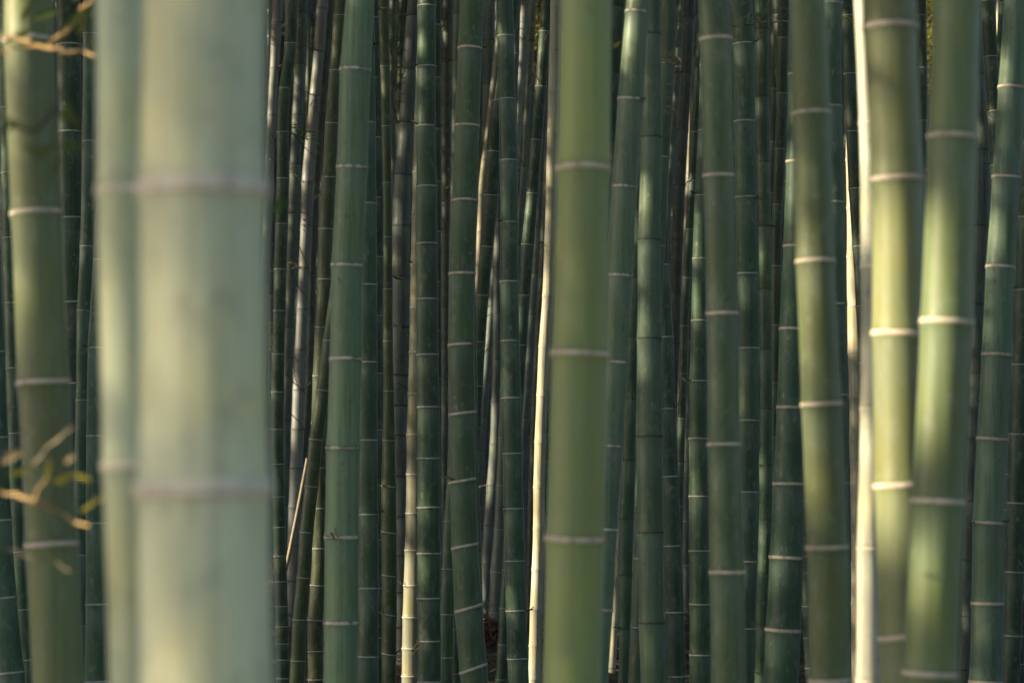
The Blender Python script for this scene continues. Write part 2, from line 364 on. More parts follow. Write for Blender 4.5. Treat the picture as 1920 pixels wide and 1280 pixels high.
st('D3', 9.0, 'jade', 'dark', [(0, 1222, 37), (65, 1221, 38), (258, 1221, 39), (450, 1217, 43), (635, 1217, 45), (818, 1218, 48), (998, 1220, 47), (1167, 1222, 47), (1280, 1224, 47)], [65, 258, 450, 635, 818, 998, 1167],
   'sea green stalk with dark ring lines and a faint sun streak at mid height')
st('D4', 14, 'dark', 'dark', [(0, 1158, 28), (137, 1151, 26), (265, 1143, 26), (600, 1120, 26)], [13, 137, 265, 390],
   'dark stalk in the upper gap right of the blurred lime green stalk')
st('D5', 12.2, 'teal', 'dark', [(0, 1212, 24), (632, 1188, 24), (748, 1183, 25), (863, 1180, 25), (972, 1175, 28), (1078, 1173, 25), (1178, 1172, 22), (1280, 1169, 20)], [520, 632, 748, 863, 972, 1078, 1178, 1277],
   'dark teal stalk low in the gap between the two sea green stalks')
st('D5b', 17, 'slate', 'dark', [(0, 1222, 17), (460, 1194, 17), (579, 1190, 17), (660, 1189, 17), (800, 1190, 17)], [460, 579, 660, 740],
   'thin slate sliver of a stalk between the two sea green stalks at mid height')
st('D6', 11.8, 'green', 'line', [(0, 1216, 18), (700, 1203, 18), (957, 1199, 20), (1107, 1196, 22), (1254, 1192, 24)], [800, 957, 1107, 1254],
   'narrow green stalk along the lower left of the stalk with dark ring lines')
st('D7', 9.8, 'fern', 'line', [(0, 1254, 29), (120, 1250, 30), (295, 1240, 30), (427, 1233, 30), (800, 1215, 30)], [120, 295],
   'olive green stalk slipping down behind the right of the dark-ringed sea green stalk')
st('D8', 11.4, 'dark', 'line', [(0, 1226, 28), (360, 1236, 29), (497, 1240, 30), (632, 1246, 32), (766, 1251, 33), (893, 1256, 34), (1023, 1260, 35), (1147, 1264, 37), (1280, 1267, 38)], [222, 360, 497, 632, 766, 893, 1023, 1147, 1267],
   'dark green stalk along the lower right of the dark-ringed sea green stalk')
st('D9', 19, 'slate', 'dark', [(0, 1279, 14), (87, 1273, 14), (180, 1267, 14), (272, 1260, 14), (366, 1254, 14), (600, 1240, 14)], [87, 180, 272, 366, 455],
   'thin far slate stalk leaning right of the olive green stalk near the top')
st('D10', 14, 'dun', 'dark', [(0, 1292, 22), (137, 1287, 21), (244, 1281, 20), (348, 1275, 21), (450, 1270, 23), (549, 1267, 22), (644, 1264, 22), (735, 1260, 22), (1000, 1252, 22)], [33, 137, 244, 348, 450, 549, 644, 735],
   'dark brown stalk left of the thin sunlit tan stalk near the top')
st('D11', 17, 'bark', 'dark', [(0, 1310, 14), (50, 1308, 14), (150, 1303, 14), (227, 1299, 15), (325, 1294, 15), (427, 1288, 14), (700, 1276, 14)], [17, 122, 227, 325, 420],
   'thin tan stalk lit by sun in the upper gap left of the olive right-hand stalk')
st('D12', 11.5, 'teal', 'line', [(0, 1330, 28), (245, 1322, 28), (367, 1317, 29), (485, 1314, 31), (601, 1312, 33), (714, 1311, 36), (822, 1311, 38), (930, 1312, 40), (1132, 1314, 42), (1280, 1314, 43)], [245, 367, 485, 601, 714, 822, 930, 1032, 1132, 1227],
   'dark teal stalk with close rings at the left side of the blurred two-tone green stalk')
st('D13', 16, 'dark', 'line', [(0, 1318, 15), (521, 1288, 16), (611, 1283, 16), (700, 1281, 16), (785, 1278, 16), (1000, 1272, 16)], [430, 521, 611, 700, 785, 869],
   'thin dark stalk left of the close-ringed dark teal stalk')
st('D14', 17, 'slate', 'line', [(0, 1306, 15), (641, 1291, 15), (806, 1289, 15), (977, 1287, 16), (1280, 1288, 16)], [641, 717, 806, 892, 977, 1059, 1139, 1222],
   'thin bluish stalk against the left edge of the close-ringed dark teal stalk')
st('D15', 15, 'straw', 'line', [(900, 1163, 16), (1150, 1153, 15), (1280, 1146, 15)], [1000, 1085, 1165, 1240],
   'short pale sunlit stalk foot low beside the blurred lime green stalk')
st('E1', 6.4, 'fern', 'band', [(0, 1340, 60), (74, 1343, 61), (330, 1348, 59), (588, 1355, 60), (833, 1358, 61), (1072, 1363, 65), (1280, 1367, 66)], [74, 330, 588, 833, 1072],
   'blurred two-tone green stalk, dark on its right side, with five pinkish rings')
st('E2', 10.4, 'teal', 'line', [(0, 1390, 42), (83, 1394, 42), (228, 1397, 40), (370, 1400, 41), (513, 1402, 41), (653, 1403, 41), (788, 1402, 42), (922, 1401, 43), (1052, 1399, 43), (1177, 1395, 43), (1280, 1392, 43)], [83, 228, 370, 513, 653, 788, 922, 1052, 1177],
   'wide dark teal stalk right behind the blurred two-tone green stalk')
st('E3', 13, 'teal', 'dark', [(0, 1428, 28), (182, 1430, 27), (304, 1431, 25), (424, 1434, 25), (542, 1435, 24), (766, 1436, 24), (872, 1436, 25), (974, 1435, 25), (1073, 1432, 26), (1170, 1430, 26), (1280, 1428, 26)], [56, 182, 304, 424, 542, 655, 766, 872, 974, 1073, 1170, 1261],
   'slim stalk with black ring lines right of the wide dark teal stalk')
st('E4', 16, 'dark', 'line', [(0, 1452, 15), (267, 1450, 15), (362, 1447, 15), (800, 1440, 15)], [70, 167, 267, 362],
   'thin dark stalk in the upper gap right of the slim black-ringed stalk')
st('E4b', 14, 'dark', 'line', [(0, 1459, 24), (133, 1465, 24), (237, 1472, 22), (341, 1478, 22), (600, 1490, 22)], [30, 133, 237, 341, 440],
   'dark stalk leaning right into the pink-ringed blue green stalk')
st('E5b', 13.4, 'dark', 'line', [(0, 1470, 22), (300, 1462, 21), (384, 1458, 20), (499, 1456, 20), (718, 1455, 20), (1000, 1455, 20)], [280, 384, 499, 610, 718, 820],
   'narrow dark stalk along the left of the pink-ringed blue green stalk')
st('E5', 9.0, 'teal', 'band', [(0, 1502, 44), (140, 1500, 44), (304, 1496, 44), (462, 1491, 46), (617, 1486, 48), (764, 1482, 52), (907, 1478, 57), (1045, 1475, 63), (1181, 1468, 66), (1280, 1464, 66)], [-20, 140, 304, 462, 617, 764, 907, 1045, 1181],
   'blue green stalk with thin pink rings widening toward its foot')
st('E6', 5.5, 'husk', 'band', [(0, 1514, 67), (213, 1522, 72), (490, 1530, 73), (758, 1541, 76), (1026, 1550, 77), (1280, 1558, 78)], [-60, 213, 490, 758, 1026, 1275],
   'blurred olive stalk with a long soft yellow sun streak')
st('F1', 8.6, 'teal', 'line', [(0, 1558, 42), (200, 1558, 42), (380, 1562, 42), (570, 1566, 42), (740, 1568, 42), (1280, 1574, 42)], [7, 200, 380, 570, 740, 905],
   'soft blue green stalk on the right side of the olive stalk with a sun streak')
st('F2', 12.4, 'dark', 'line', [(0, 1587, 24), (139, 1593, 24), (247, 1599, 26), (354, 1604, 26), (462, 1611, 26), (574, 1618, 26), (900, 1632, 26)], [30, 139, 247, 354, 462, 574],
   'dark stalk leaning right across the bright cream wedge of a stalk')
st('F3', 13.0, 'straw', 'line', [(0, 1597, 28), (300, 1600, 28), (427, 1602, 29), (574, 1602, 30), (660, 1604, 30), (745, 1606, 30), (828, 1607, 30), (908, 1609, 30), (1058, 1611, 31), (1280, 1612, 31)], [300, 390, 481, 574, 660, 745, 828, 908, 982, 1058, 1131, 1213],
   'stalk showing a bright cream wedge at mid height, behind a leaning dark one')
st('F3b', 17, 'slate', 'dark', [(0, 1588, 13), (500, 1587, 13), (1280, 1589, 14)], [90, 180, 267, 345, 430, 512, 590, 670, 760, 845, 930],
   'thin slate stalk just left of the bright cream wedge')
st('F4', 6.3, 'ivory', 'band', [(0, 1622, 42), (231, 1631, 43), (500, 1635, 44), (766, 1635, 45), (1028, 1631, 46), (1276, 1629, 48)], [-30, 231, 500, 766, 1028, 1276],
   'narrow stalk blazing cream in the sun left of the thick ringed pair')
st('F5', 5.0, 'moss', 'band', [(0, 1666, 101), (52, 1667, 100), (337, 1681, 98), (627, 1684, 99), (910, 1690, 98), (1190, 1694, 98), (1280, 1696, 98)], [52, 337, 627, 910, 1190],
   'left stalk of the thick blurred green pair, its middle lit yellow by sun', [(0, 0), (400, .0), (650, -.06), (910, .03), (1190, .12)])
st('F6', 4.8, 'leek', 'band', [(0, 1796, 90), (258, 1787, 93), (604, 1773, 97), (940, 1759, 98), (1262, 1745, 100)], [-80, 258, 604, 940, 1262],
   'right stalk of the thick blurred green pair, leaning left toward its foot')
st('G1', 14, 'dark', 'line', [(0, 1727, 20), (200, 1730, 19), (400, 1734, 18), (800, 1740, 18)], [30, 128, 227, 320],
   'dark stalk in the gap between the thick blurred green pair')
st('G2', 15.5, 'dark', 'line', [(0, 1717, 18), (200, 1722, 18), (500, 1726, 18)], [70, 160, 250],
   'dim stalk touching the right of the thick sunlit stalk at the top')
st('H1', 12.2, 'dark', 'line', [(0, 1853, 28), (107, 1857, 27), (209, 1864, 27), (320, 1870, 27), (700, 1885, 27)], [3, 107, 209, 310],
   'dark green stalk leaning right between the thick pair and the big blue green stalk')
st('H2', 13.5, 'slate', 'dark', [(0, 1826, 30), (140, 1832, 30), (282, 1842, 30), (424, 1840, 30), (571, 1834, 30), (800, 1826, 30)], [140, 282, 424, 571, 700],
   'blue grey stalk right of the thick leaning green stalk')
st('H2b', 17, 'dun', 'dark', [(400, 1838, 15), (645, 1824, 14), (921, 1821, 14), (991, 1817, 14), (1063, 1811, 14), (1280, 1800, 14)], [570, 645, 720, 795, 860, 921, 991, 1063, 1130],
   'thin brown stalk low in the gap left of the big blue green stalk')
st('H2c', 14, 'teal', 'line', [(700, 1842, 16), (1063, 1822, 16), (1147, 1816, 16), (1226, 1810, 17), (1280, 1807, 17)], [975, 1063, 1147, 1226],
   'narrow teal stalk low along the left of the big blue green stalk')
st('H3', 8.6, 'sea', 'band', [(0, 1909, 52), (165, 1899, 52), (333, 1888, 53), (501, 1876, 54), (665, 1869, 56), (823, 1861, 58), (980, 1854, 59), (1131, 1852, 60), (1280, 1848, 61)], [-10, 165, 333, 501, 665, 823, 980, 1131, 1278],
   'big blue green stalk near the right edge with a thin sunlit left rim')
st('H4', 10, 'dark', 'line', [(0, 1940, 34), (408, 1925, 35), (544, 1920, 35), (684, 1915, 36), (943, 1907, 36), (1191, 1898, 36), (1280, 1895, 36)], [270, 408, 544, 684, 814, 943, 1072, 1191],
   'dark green stalk cut by the right edge of the picture')
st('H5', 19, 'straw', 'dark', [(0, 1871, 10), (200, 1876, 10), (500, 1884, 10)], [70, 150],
   'sliver of a far stalk shining white in the top right gap')

# dim stalks far back, filling the gaps
FAR_LABEL = 'dim slender stalk far back in the dark of the grove'
fr = random.Random(5)
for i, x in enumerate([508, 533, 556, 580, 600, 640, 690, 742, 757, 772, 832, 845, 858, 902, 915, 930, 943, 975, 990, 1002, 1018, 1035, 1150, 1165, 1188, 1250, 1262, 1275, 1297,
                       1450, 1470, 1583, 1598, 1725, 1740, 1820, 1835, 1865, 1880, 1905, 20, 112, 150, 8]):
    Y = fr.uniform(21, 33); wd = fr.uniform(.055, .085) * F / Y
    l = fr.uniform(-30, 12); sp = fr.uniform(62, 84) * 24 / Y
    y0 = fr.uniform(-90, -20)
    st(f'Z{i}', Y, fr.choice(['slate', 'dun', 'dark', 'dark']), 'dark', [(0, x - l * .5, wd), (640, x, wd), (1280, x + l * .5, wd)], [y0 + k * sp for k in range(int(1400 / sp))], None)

# metres ahead, settled so that no other stalk stands in the way of the sun patches seen in the photo
DEPTH = {'A1': 5.2, 'A2': 12.44, 'A3': 10.71, 'A4': 9.6, 'A6': 9.5, 'A7': 12.5, 'A8': 15.0, 'B1': 3.0, 'B2': 2.45, 'C0': 14.0, 'C1': 19.01, 'C2': 19.32, 
         'C3': 17.0, 'C4': 20.0, 'C5': 11.94, 'C6': 11.5, 'C7': 8.0, 'C8': 10.5, 'C9': 13.0, 'C10': 11.88, 'C11': 22.0, 'C12': 15.09, 'C13': 13.3, 
         'C14': 11.02, 'C15': 14.01, 'C16': 20.1, 'C16b': 22.0, 'C17': 9.6, 'C18': 18.0, 'C18b': 13.0, 'C19': 11.8, 'C19b': 11.96, 'C20': 14.09, 'C20a': 15.0, 
         'C21': 18.06, 'C22': 10.94, 'C23': 20.0, 'C24a': 17.84, 'C24b': 16.52, 'C24c': 16.0, 'C25': 13.95, 'C26': 19.0, 'C27': 16.83, 'C28': 16.0, 
         'C29': 12.61, 'D1': 5.12, 'D2': 8.0, 'D3': 9.0, 'D4': 13.88, 'D5': 12.17, 'D5b': 17.0, 'D6': 11.8, 'D7': 9.8, 'D8': 11.12, 'D9': 19.0, 'D10': 13.99, 
         'D11': 17.31, 'D12': 11.58, 'D13': 16.0, 'D14': 17.07, 'D15': 15.0, 'E1': 6.4, 'E2': 10.4, 'E3': 13.13, 'E4': 16.0, 'E4b': 14.0, 'E5b': 13.4, 
         'E5': 8.96, 'E6': 5.5, 'F1': 8.56, 'F2': 12.4, 'F3': 12.81, 'F3b': 16.92, 'F4': 6.3, 'F5': 5.0, 'F6': 4.8, 'G1': 14.0, 'G2': 15.5, 'H1': 12.2, 
         'H2': 13.62, 'H2b': 17.0, 'H2c': 14.0, 'H3': 8.82, 'H4': 10.0, 'H5': 19.13, 'Z0': 28.47, 'Z1': 31.09, 'Z2': 26.63, 'Z3': 25.89, 'Z4': 22.67, 
         'Z5': 30.29, 'Z6': 27.47, 'Z7': 24.59, 'Z8': 30.75, 'Z9': 30.82, 'Z10': 24.07, 'Z11': 25.39, 'Z12': 22.43, 'Z13': 30.31, 'Z14': 26.2, 'Z15': 25.08, 
         'Z16': 30.59, 'Z17': 21.97, 'Z18': 30.91, 'Z19': 30.62, 'Z20': 28.56, 'Z21': 24.53, 'Z22': 32.52, 'Z23': 22.35, 'Z24': 23.16, 'Z25': 30.43, 
         'Z26': 27.71, 'Z27': 32.48, 'Z28': 24.91, 'Z29': 25.17, 'Z30': 31.44, 'Z31': 23.38, 'Z32': 23.06, 'Z33': 29.64, 'Z34': 30.11, 'Z35': 21.65, 
         'Z36': 25.98, 'Z37': 21.01, 'Z38': 32.57, 'Z39': 32.5, 'Z40': 26.61, 'Z41': 28.3, 'Z42': 24.91, 'Z43': 24.5, }
for k_, v_ in DEPTH.items():
    ST[k_]['shift'] = v_ - ST[k_]['depth']; ST[k_]['depth'] = v_

# ------------------------------------------------------------------ stalks
GROUP = 'bamboo stalks of the grove'
def smooth_interp(ys, xs):
    """monotone-ish cubic through the trace"""
    ys, xs = np.array(ys, float), np.array(xs, float)
    if len(ys) == 2:
        return lambda q: xs[0] + (xs[1] - xs[0]) * (q - ys[0]) / (ys[1] - ys[0])
    d = np.diff(xs) / np.diff(ys)
    m = np.empty_like(xs); m[0], m[-1] = d[0], d[-1]
    h = np.diff(ys)
    m[1:-1] = (d[:-1] * h[1:] + d[1:] * h[:-1]) / (h[1:] + h[:-1])
    def f(q):
        if q <= ys[0]: return xs[0] + m[0] * (q - ys[0])
        if q >= ys[-1]: return xs[-1] + m[-1] * (q - ys[-1])
        i = int(np.searchsorted(ys, q) - 1); i = max(0, min(i, len(h) - 1))
        t = (q - ys[i]) / h[i]
        return ((1 + 2 * t) * (1 - t) ** 2 * xs[i] + t * (1 - t) ** 2 * h[i] * m[i] + t * t * (3 - 2 * t) * xs[i + 1] + t * t * (t - 1) * h[i] * m[i + 1])
    return f

ROOT = {}
def make_stalk(key, d):
    Y = d['depth']; r0 = random.Random(key)
    tr = d['trace']; ys = [t[0] for t in tr]
    fx = smooth_interp(ys, [t[1] for t in tr]); fw = smooth_interp(ys, [t[2] for t in tr])
    wmean = sum(t[2] for t in tr) / len(tr)
    x_mid = fx(900)
    zg = float(terrain(x_mid / F * Y - 960 / F * Y, Y)) - .12
    y_bot = py_of(zg, Y)
    z_top = float(terrain(0, Y)) + 9.5
    y_top = py_of(z_top, Y)
    nodes = sorted(d['nodes'])
    n_vis = set(nodes)
    gap = nodes[1] - nodes[0] if len(nodes) > 1 else 300
    while nodes[0] > y_top: nodes.insert(0, nodes[0] - gap)
    gap = nodes[-1] - nodes[-2]
    while nodes[-1] < y_bot:
        gap = max(gap * .95, wmean * .9); nodes.append(nodes[-1] + gap)
    jit = {n: r0.gauss(0, wmean * .014) for n in nodes}
    ti = d['tilt']
    ftilt = smooth_interp([t[0] for t in ti], [t[1] for t in ti]) if ti else (lambda q: 0)
    def width(y):
        yy = min(max(y, -150), 1500)
        wv = fw(yy) if -1 < yy < 1281 else fw(min(max(yy, 0), 1280)) * (1 + (yy - min(max(yy, 0), 1280)) * 2e-5)
        if y < -150: wv *= max(.45, 1 - (-150 - y) / (abs(y_top) + 1) * .5)
        return wv
    def cx(y):
        if y < -100: return fx(-100) + (y + 100) * .35 * (fx(-100) - fx(-50)) / -50
        if y > 1330: return fx(1330) + (y - 1330) * .4 * (fx(1330) - fx(1280)) / 50
        return fx(y)
    base = at(cx(y_bot), y_bot, Y)
    seg = 40 if wmean > 80 else (28 if wmean > 40 else (20 if wmean > 24 else 14))
    V, Fc, TN, IR = [], [], [], []
    rows = 0
    ring_at = []
    stations = []
    for i in range(len(nodes) - 1):
        a, b = nodes[i], nodes[i + 1]; rv = r0.random()
        for t, k in ((0.012, 1.045), (.03, 1.02), (.07, 1.0), (.16, .992), (.3, .985), (.5, .982), (.7, .985), (.85, .992), (.94, 1.006), (.988, 1.045)):
            y = a + (b - a) * t
            stations.append((y, k, t, rv, jit[a] * (1 - t) + jit[b] * t))
    def frame(y, j):
        p = at(cx(y) + j, y, Y); q = at(cx(y - 20) + j, y - 20, Y)
        T = (q - p).normalized(); A = (Vector((1, 0, 0)) - T * T.x).normalized(); B = T.cross(A)
        return p, T, A, B, width(y) * Y / F / 2
    for (y, k, t, rv, j) in stations:
        p, T, A, B, r = frame(y, j); tl = ftilt(min(max(y, 0), 1280))
        for s in range(seg):
            th = 2 * math.pi * s / seg
            v = p + (A * math.cos(th) + B * math.sin(th)) * (r * k) + T * (tl * 2 * r * math.cos(th) * .5)
            V.append(v - base); TN.append(t); IR.append(rv)
        rows += 1
    for i in range(rows - 1):
        for s in range(seg):
            a = i * seg + s; b = i * seg + (s + 1) % seg
            Fc.append((a, b, b + seg, a + seg))
    col = COL[d['col']]; jt = r0.uniform(.9, 1.1)
    col = (col[0] * jt * r0.uniform(.94, 1.06), col[1] * jt, col[2] * jt * r0.uniform(.9, 1.1), col[3])
    label = d['label'] or FAR_LABEL
    root = thing('bamboo_stalk', base, label, 'bamboo', GROUP)
    ROOT[key] = root
    mesh_obj('stem', V, Fc, M_SKIN, root, attrs={'tn': TN, 'ir': IR}, color=col)
    # node rings
    hh = {'chalk': .062, 'broken': .048, 'band': .050, 'line': .034, 'dark': .034}[d['ring']]
    for n in nodes:
        if not (-140 < n < 1400): continue
        p, T, A, B, r = frame(n, jit[n]); tl = ftilt(min(max(n, 0), 1280))
        VV, FF, KK = [], [], []
        prof = ((-1.15, .96, 0.), (-1., 1.035, .3), (-.5, 1.066, .2), (-.1, 1.062, 1.), (.15, 1.05, 1.), (.5, 1.066, .15), (1., 1.04, 0.), (1.15, .96, 0.))
        ph = r0.uniform(0, 6.28); am = r0.uniform(.0, .35)
        for (hz, k, kk) in prof:
            for s in range(seg):
                th = 2 * math.pi * s / seg
                wob = am * hh * 2 * r * math.sin(2 * th + ph) * .5
                v = p + (A * math.cos(th) + B * math.sin(th)) * (r * k) + T * (hz * hh * 2 * r + wob + tl * r * math.cos(th))
                VV.append(v - base); KK.append(kk)
        for i in range(len(prof) - 1):
            for s in range(seg):
                a = i * seg + s; b = i * seg + (s + 1) % seg
                FF.append((a, b, b + seg, a + seg))
        mesh_obj('node_ring', VV, FF, M_RING[d['ring']], root, attrs={'tn': KK})
    d['fx'], d['fw'], d['cx'], d['wd'] = fx, fw, cx, width
for k_, d_ in ST.items(): make_stalk(k_, d_)

# ------------------------------------------------------------------ twigs and leaves on the stalks
def tube(V, Fc, pts, r0, r1, seg=6):
    base = len(V); n = len(pts)
    for i, p in enumerate(pts):
        q = pts[min(i + 1, n - 1)]; o = pts[max(i - 1, 0)]
        T = (q - o).normalized(); A = T.orthogonal().normalized(); B = T.cross(A)
        r = r0 + (r1 - r0) * i / max(1, n - 1)
        for s in range(seg):
            th = 6.2832 * s / seg; V.append(p + A * math.cos(th) * r + B * math.sin(th) * r)
    for i in range(n - 1):
        for s in range(seg):
            a = base + i * seg + s; b = base + i * seg + (s + 1) % seg
            Fc.append((a, b, b + seg, a + seg))

def blade(V, Fc, p, d, L, W, up=Vector((0, 0, 1))):
    d = d.normalized(); s = d.cross(up)
    if s.length < .05: s = Vector((1, 0, 0))
    s.normalize(); n = s.cross(d); b = len(V)
    pts = []
    for t, wv, dr in ((0, .12, 0), (.18, .8, .0), (.42, 1., -.03), (.72, .62, -.10), (1., .02, -.22)):
        c = p + d * (L * t) + n * (L * dr) * .8
        pts += [c - s * (W * wv / 2) + n * W * .12, c, c + s * (W * wv / 2) + n * W * .12]
    V.extend(pts)
    for i in range(4):
        a = b + 3 * i
        Fc.append((a, a + 1, a + 4, a + 3)); Fc.append((a + 1, a + 2, a + 5, a + 4))

def branch(key, lines, leaves, depth, mat_t, mat_l, spray=None, seed=1):
    """lines: ([px points], radius mm); leaves: (x, y, angle deg, length px, width px); spray: (count, x0, y0, x1, y1, len px)"""
    root = ROOT[key]; o = root.location; rr = random.Random(seed); depth += ST[key].get('shift', 0)
    V, Fc = [], []; br = None; seen = []
    for pts, rad in lines:
        rad *= 1.35
        if V and not any(abs(pts[0][0] - q[0]) + abs(pts[0][1] - q[1]) < 12 for q in seen):
            first = mesh_obj('branch', V, Fc, mat_t, root); br = br or first; V, Fc = [], []; seen = []
        seen += pts
        P = [at(x, y, depth + rr.uniform(-.03, .03)) - o for x, y in pts]
        Q = []
        for a, b in zip(P, P[1:]):
            for t in (0, .34, .67):
                Q.append(a.lerp(b, t) + Vector((rr.gauss(0, 1), rr.gauss(0, 1), rr.gauss(0, 1))) * rad * .0006)
        Q.append(P[-1]); tube(V, Fc, Q, rad / 1000, rad / 1800)
    last = mesh_obj('branch', V, Fc, mat_t, root); br = br or last
    V, Fc = [], []
    L_ = list(leaves)
    if spray:
        for n, x0, y0, x1, y1, ln in spray:
            for _ in range(n):
                t = rr.random(); L_.append((x0 + (x1 - x0) * t + rr.gauss(0, ln * .35), y0 + (y1 - y0) * t + rr.gauss(0, ln * .35), rr.choice([rr.uniform(-70, 30), rr.uniform(150, 250)]), ln * rr.uniform(.6, 1.2), ln * rr.uniform(.13, .2)))
    for x, y, ang, ln, wd in L_:
        dp = depth + rr.uniform(-.08, .08)
        p = at(x, y, dp) - o; a = math.radians(ang)
        dirv = Vector((math.cos(a), rr.uniform(-.6, .6), math.sin(a)))
        blade(V, Fc, p, dirv, ln * dp / F, wd * dp / F, Vector((rr.uniform(-.4, .4), -1, rr.uniform(-.3, .6))).normalized())
    if V: mesh_obj('foliage', V, Fc, mat_l, br)
    return br

# near the left stalk: blurred twigs in front of it
branch('A1', [([(60, 78), (0, 70)], 3.4), ([(62, 84), (110, 92), (150, 98), (184, 106)], 3.4), ([(96, 78), (120, 60), (150, 30), (178, -6)], 4), ([(0, 100), (60, 88)], 3)],
       [(120, 55, 40, 60, 13), (150, 30, 20, 55, 13), (135, 5, 60, 50, 12), (60, 60, 200, 60, 14), (165, 70, -50, 50, 12), (40, 40, 60, 55, 13), (110, 20, 200, 60, 14), (140, 45, 230, 50, 14), (165, 15, 250, 60, 14)], 4.3, M_TTWIG, M_OLEAF, seed=3)
branch('A1', [([(100, 205), (70, 250), (20, 240), (0, 245)], 3)],
       [(100, 205, -30, 70, 13), (120, 190, -60, 60, 12), (60, 290, 20, 70, 13), (115, 280, 10, 60, 12), (40, 235, 160, 50, 14), (95, 330, 60, 50, 14), (90, 300, 150, 60, 13)], 3.4, M_TWIG, M_OLEAF, seed=4)
branch('A1', [([(70, 942), (30, 930), (-5, 921)], 3.0), ([(70, 942), (110, 962), (168, 986)], 2.6), ([(64, 940), (72, 915), (90, 892)], 1.8)],
       [(100, 905, 20, 50, 13), (90, 895, 80, 40, 12), (140, 890, -20, 36, 13), (185, 940, 40, 30, 14), (150, 960, 35, 50, 9), (60, 880, 190, 50, 12)], 3.7, M_TTWIG, M_YLEAF, seed=5)
branch('A1', [([(60, 1045), (20, 1030), (-10, 1020)], 1.6), ([(70, 1040), (100, 1052), (132, 1070)], 1.6), ([(66, 870), (90, 842), (138, 800)], 2.6)],
       [(0, 868, 25, 50, 13), (8, 850, 10, 36, 12), (122, 868, 40, 30, 12)], 3.7, M_CTWIG, M_TAN, seed=6)
branch('B2', [([(500, 352), (515, 362)], 3)], [(508, 402, 52, 52, 20), (515, 372, -30, 26, 9)], 3.4, M_TWIG, M_LEAF, seed=7)
# deep left: thin twigs crossing the grey stalks
branch('C3', [([(600, 97), (570, 85), (540, 95), (500, 78)], 2.5), ([(597, 97), (570, 70), (520, 30)], 2.5), ([(590, 180), (560, 165), (530, 130)], 2.5), ([(577, 262), (560, 255), (540, 248)], 3),
              ([(590, 178), (600, 230), (612, 262)], 2.5), ([(545, 245), (570, 275), (592, 296)], 3)],
       [], 16.6, M_TWIG, M_LEAF, [(26, 545, 232, 580, 248, 14), (10, 500, 250, 520, 262, 13), (8, 585, 180, 600, 210, 12)], 8)
branch('C3', [([(546, 430), (565, 470), (578, 500), (590, 570)], 3), ([(543, 500), (560, 540), (590, 575)], 2.5), ([(535, 700), (560, 725), (582, 748)], 3), ([(541, 770), (560, 790), (580, 820)], 3), ([(560, 731), (552, 700), (548, 668)], 2)],
       [], 16.4, M_TWIG, M_LEAF, [(8, 555, 668, 575, 672, 10), (12, 560, 380, 570, 420, 13)], 9)
branch('C0', [([(518, 660), (508, 645), (503, 600)], 2), ([(519, 735), (510, 715), (500, 705)], 2)], [], 13.6, M_TTWIG, M_YLEAF, [(14, 500, 600, 504, 680, 12), (9, 498, 800, 508, 880, 7)], 10)
branch('C12', [([(760, 30), (775, 25), (782, 10)], 3), ([(745, 231), (735, 180), (748, 80), (757, 20)], 4), ([(748, 130), (735, 110), (728, 60)], 3), ([(758, 131), (748, 160), (730, 190)], 3)],
       [], 14.6, M_TWIG, M_LEAF, [(34, 735, 20, 750, 200, 14)], 11)
branch('C12', [([(740, 519), (755, 524), (768, 518)], 5), ([(752, 612), (760, 616), (770, 622)], 4), ([(752, 612), (762, 635), (766, 660)], 3), ([(745, 719), (755, 722), (764, 730)], 4)],
       [], 14.6, M_TWIG, M_LEAF, [(10, 758, 615, 768, 660, 12)], 12)
branch('C16', [([(836, 118), (848, 110), (858, 100)], 4), ([(835, 199), (845, 190), (852, 178)], 4), ([(836, 277), (848, 270), (856, 262)], 4), ([(836, 60), (828, 50), (826, 30)], 4), ([(836, 355), (846, 345), (852, 330)], 4)],
       [], 19.6, M_TWIG, M_LEAF, [(40, 832, 40, 850, 400, 11)], 13)
branch('C21', [([(914, 158), (925, 150), (932, 148)], 4), ([(913, 238), (905, 270), (902, 300)], 4), ([(913, 240), (930, 262), (936, 280)], 3)], [], 17.4, M_TWIG, M_LEAF, [(30, 902, 260, 934, 300, 12), (24, 900, 340, 932, 355, 11), (14, 920, 10, 928, 170, 12)], 14)
branch('C26', [([(996, 78), (1006, 60), (1012, 30)], 3), ([(990, 157), (1000, 140), (1008, 128)], 3), ([(983, 313), (975, 290), (970, 270)], 3)], [], 18.4, M_TWIG, M_YLEAF, [(16, 1004, 10, 1014, 70, 13), (12, 1000, 110, 1008, 150, 10)], 15)
branch('C25', [([(1017, 163), (1008, 150), (1000, 130)], 3), ([(1018, 80), (1030, 60), (1043, 32)], 3)], [(1036, 40, 55, 22, 7)], 13.2, M_TTWIG, M_TAN, [(6, 1020, 55, 1040, 70, 16)], 16)
branch('E2', [([(1394, 46), (1412, 44), (1440, 41), (1482, 42)], 3.6), ([(1394, 46), (1375, 50), (1362, 42)], 3), ([(1376, 22), (1390, 34), (1410, 28), (1424, 38), (1440, 22), (1446, 8)], 2.6), ([(1400, 45), (1408, 20), (1400, 6), (1385, 12)], 2.2),
              ([(1440, 42), (1455, 24), (1470, 14), (1480, 20)], 2.2), ([(1456, 36), (1470, 30), (1478, 26), (1474, 16)], 2), ([(1366, 10), (1374, 18), (1372, 30)], 2)],
       [(1384, 62, -85, 14, 5), (1418, 24, -40, 22, 5), (1428, 22, 30, 20, 5), (1436, 12, 60, 18, 4)], 9.9, M_CTWIG, M_TAN, None, 17)
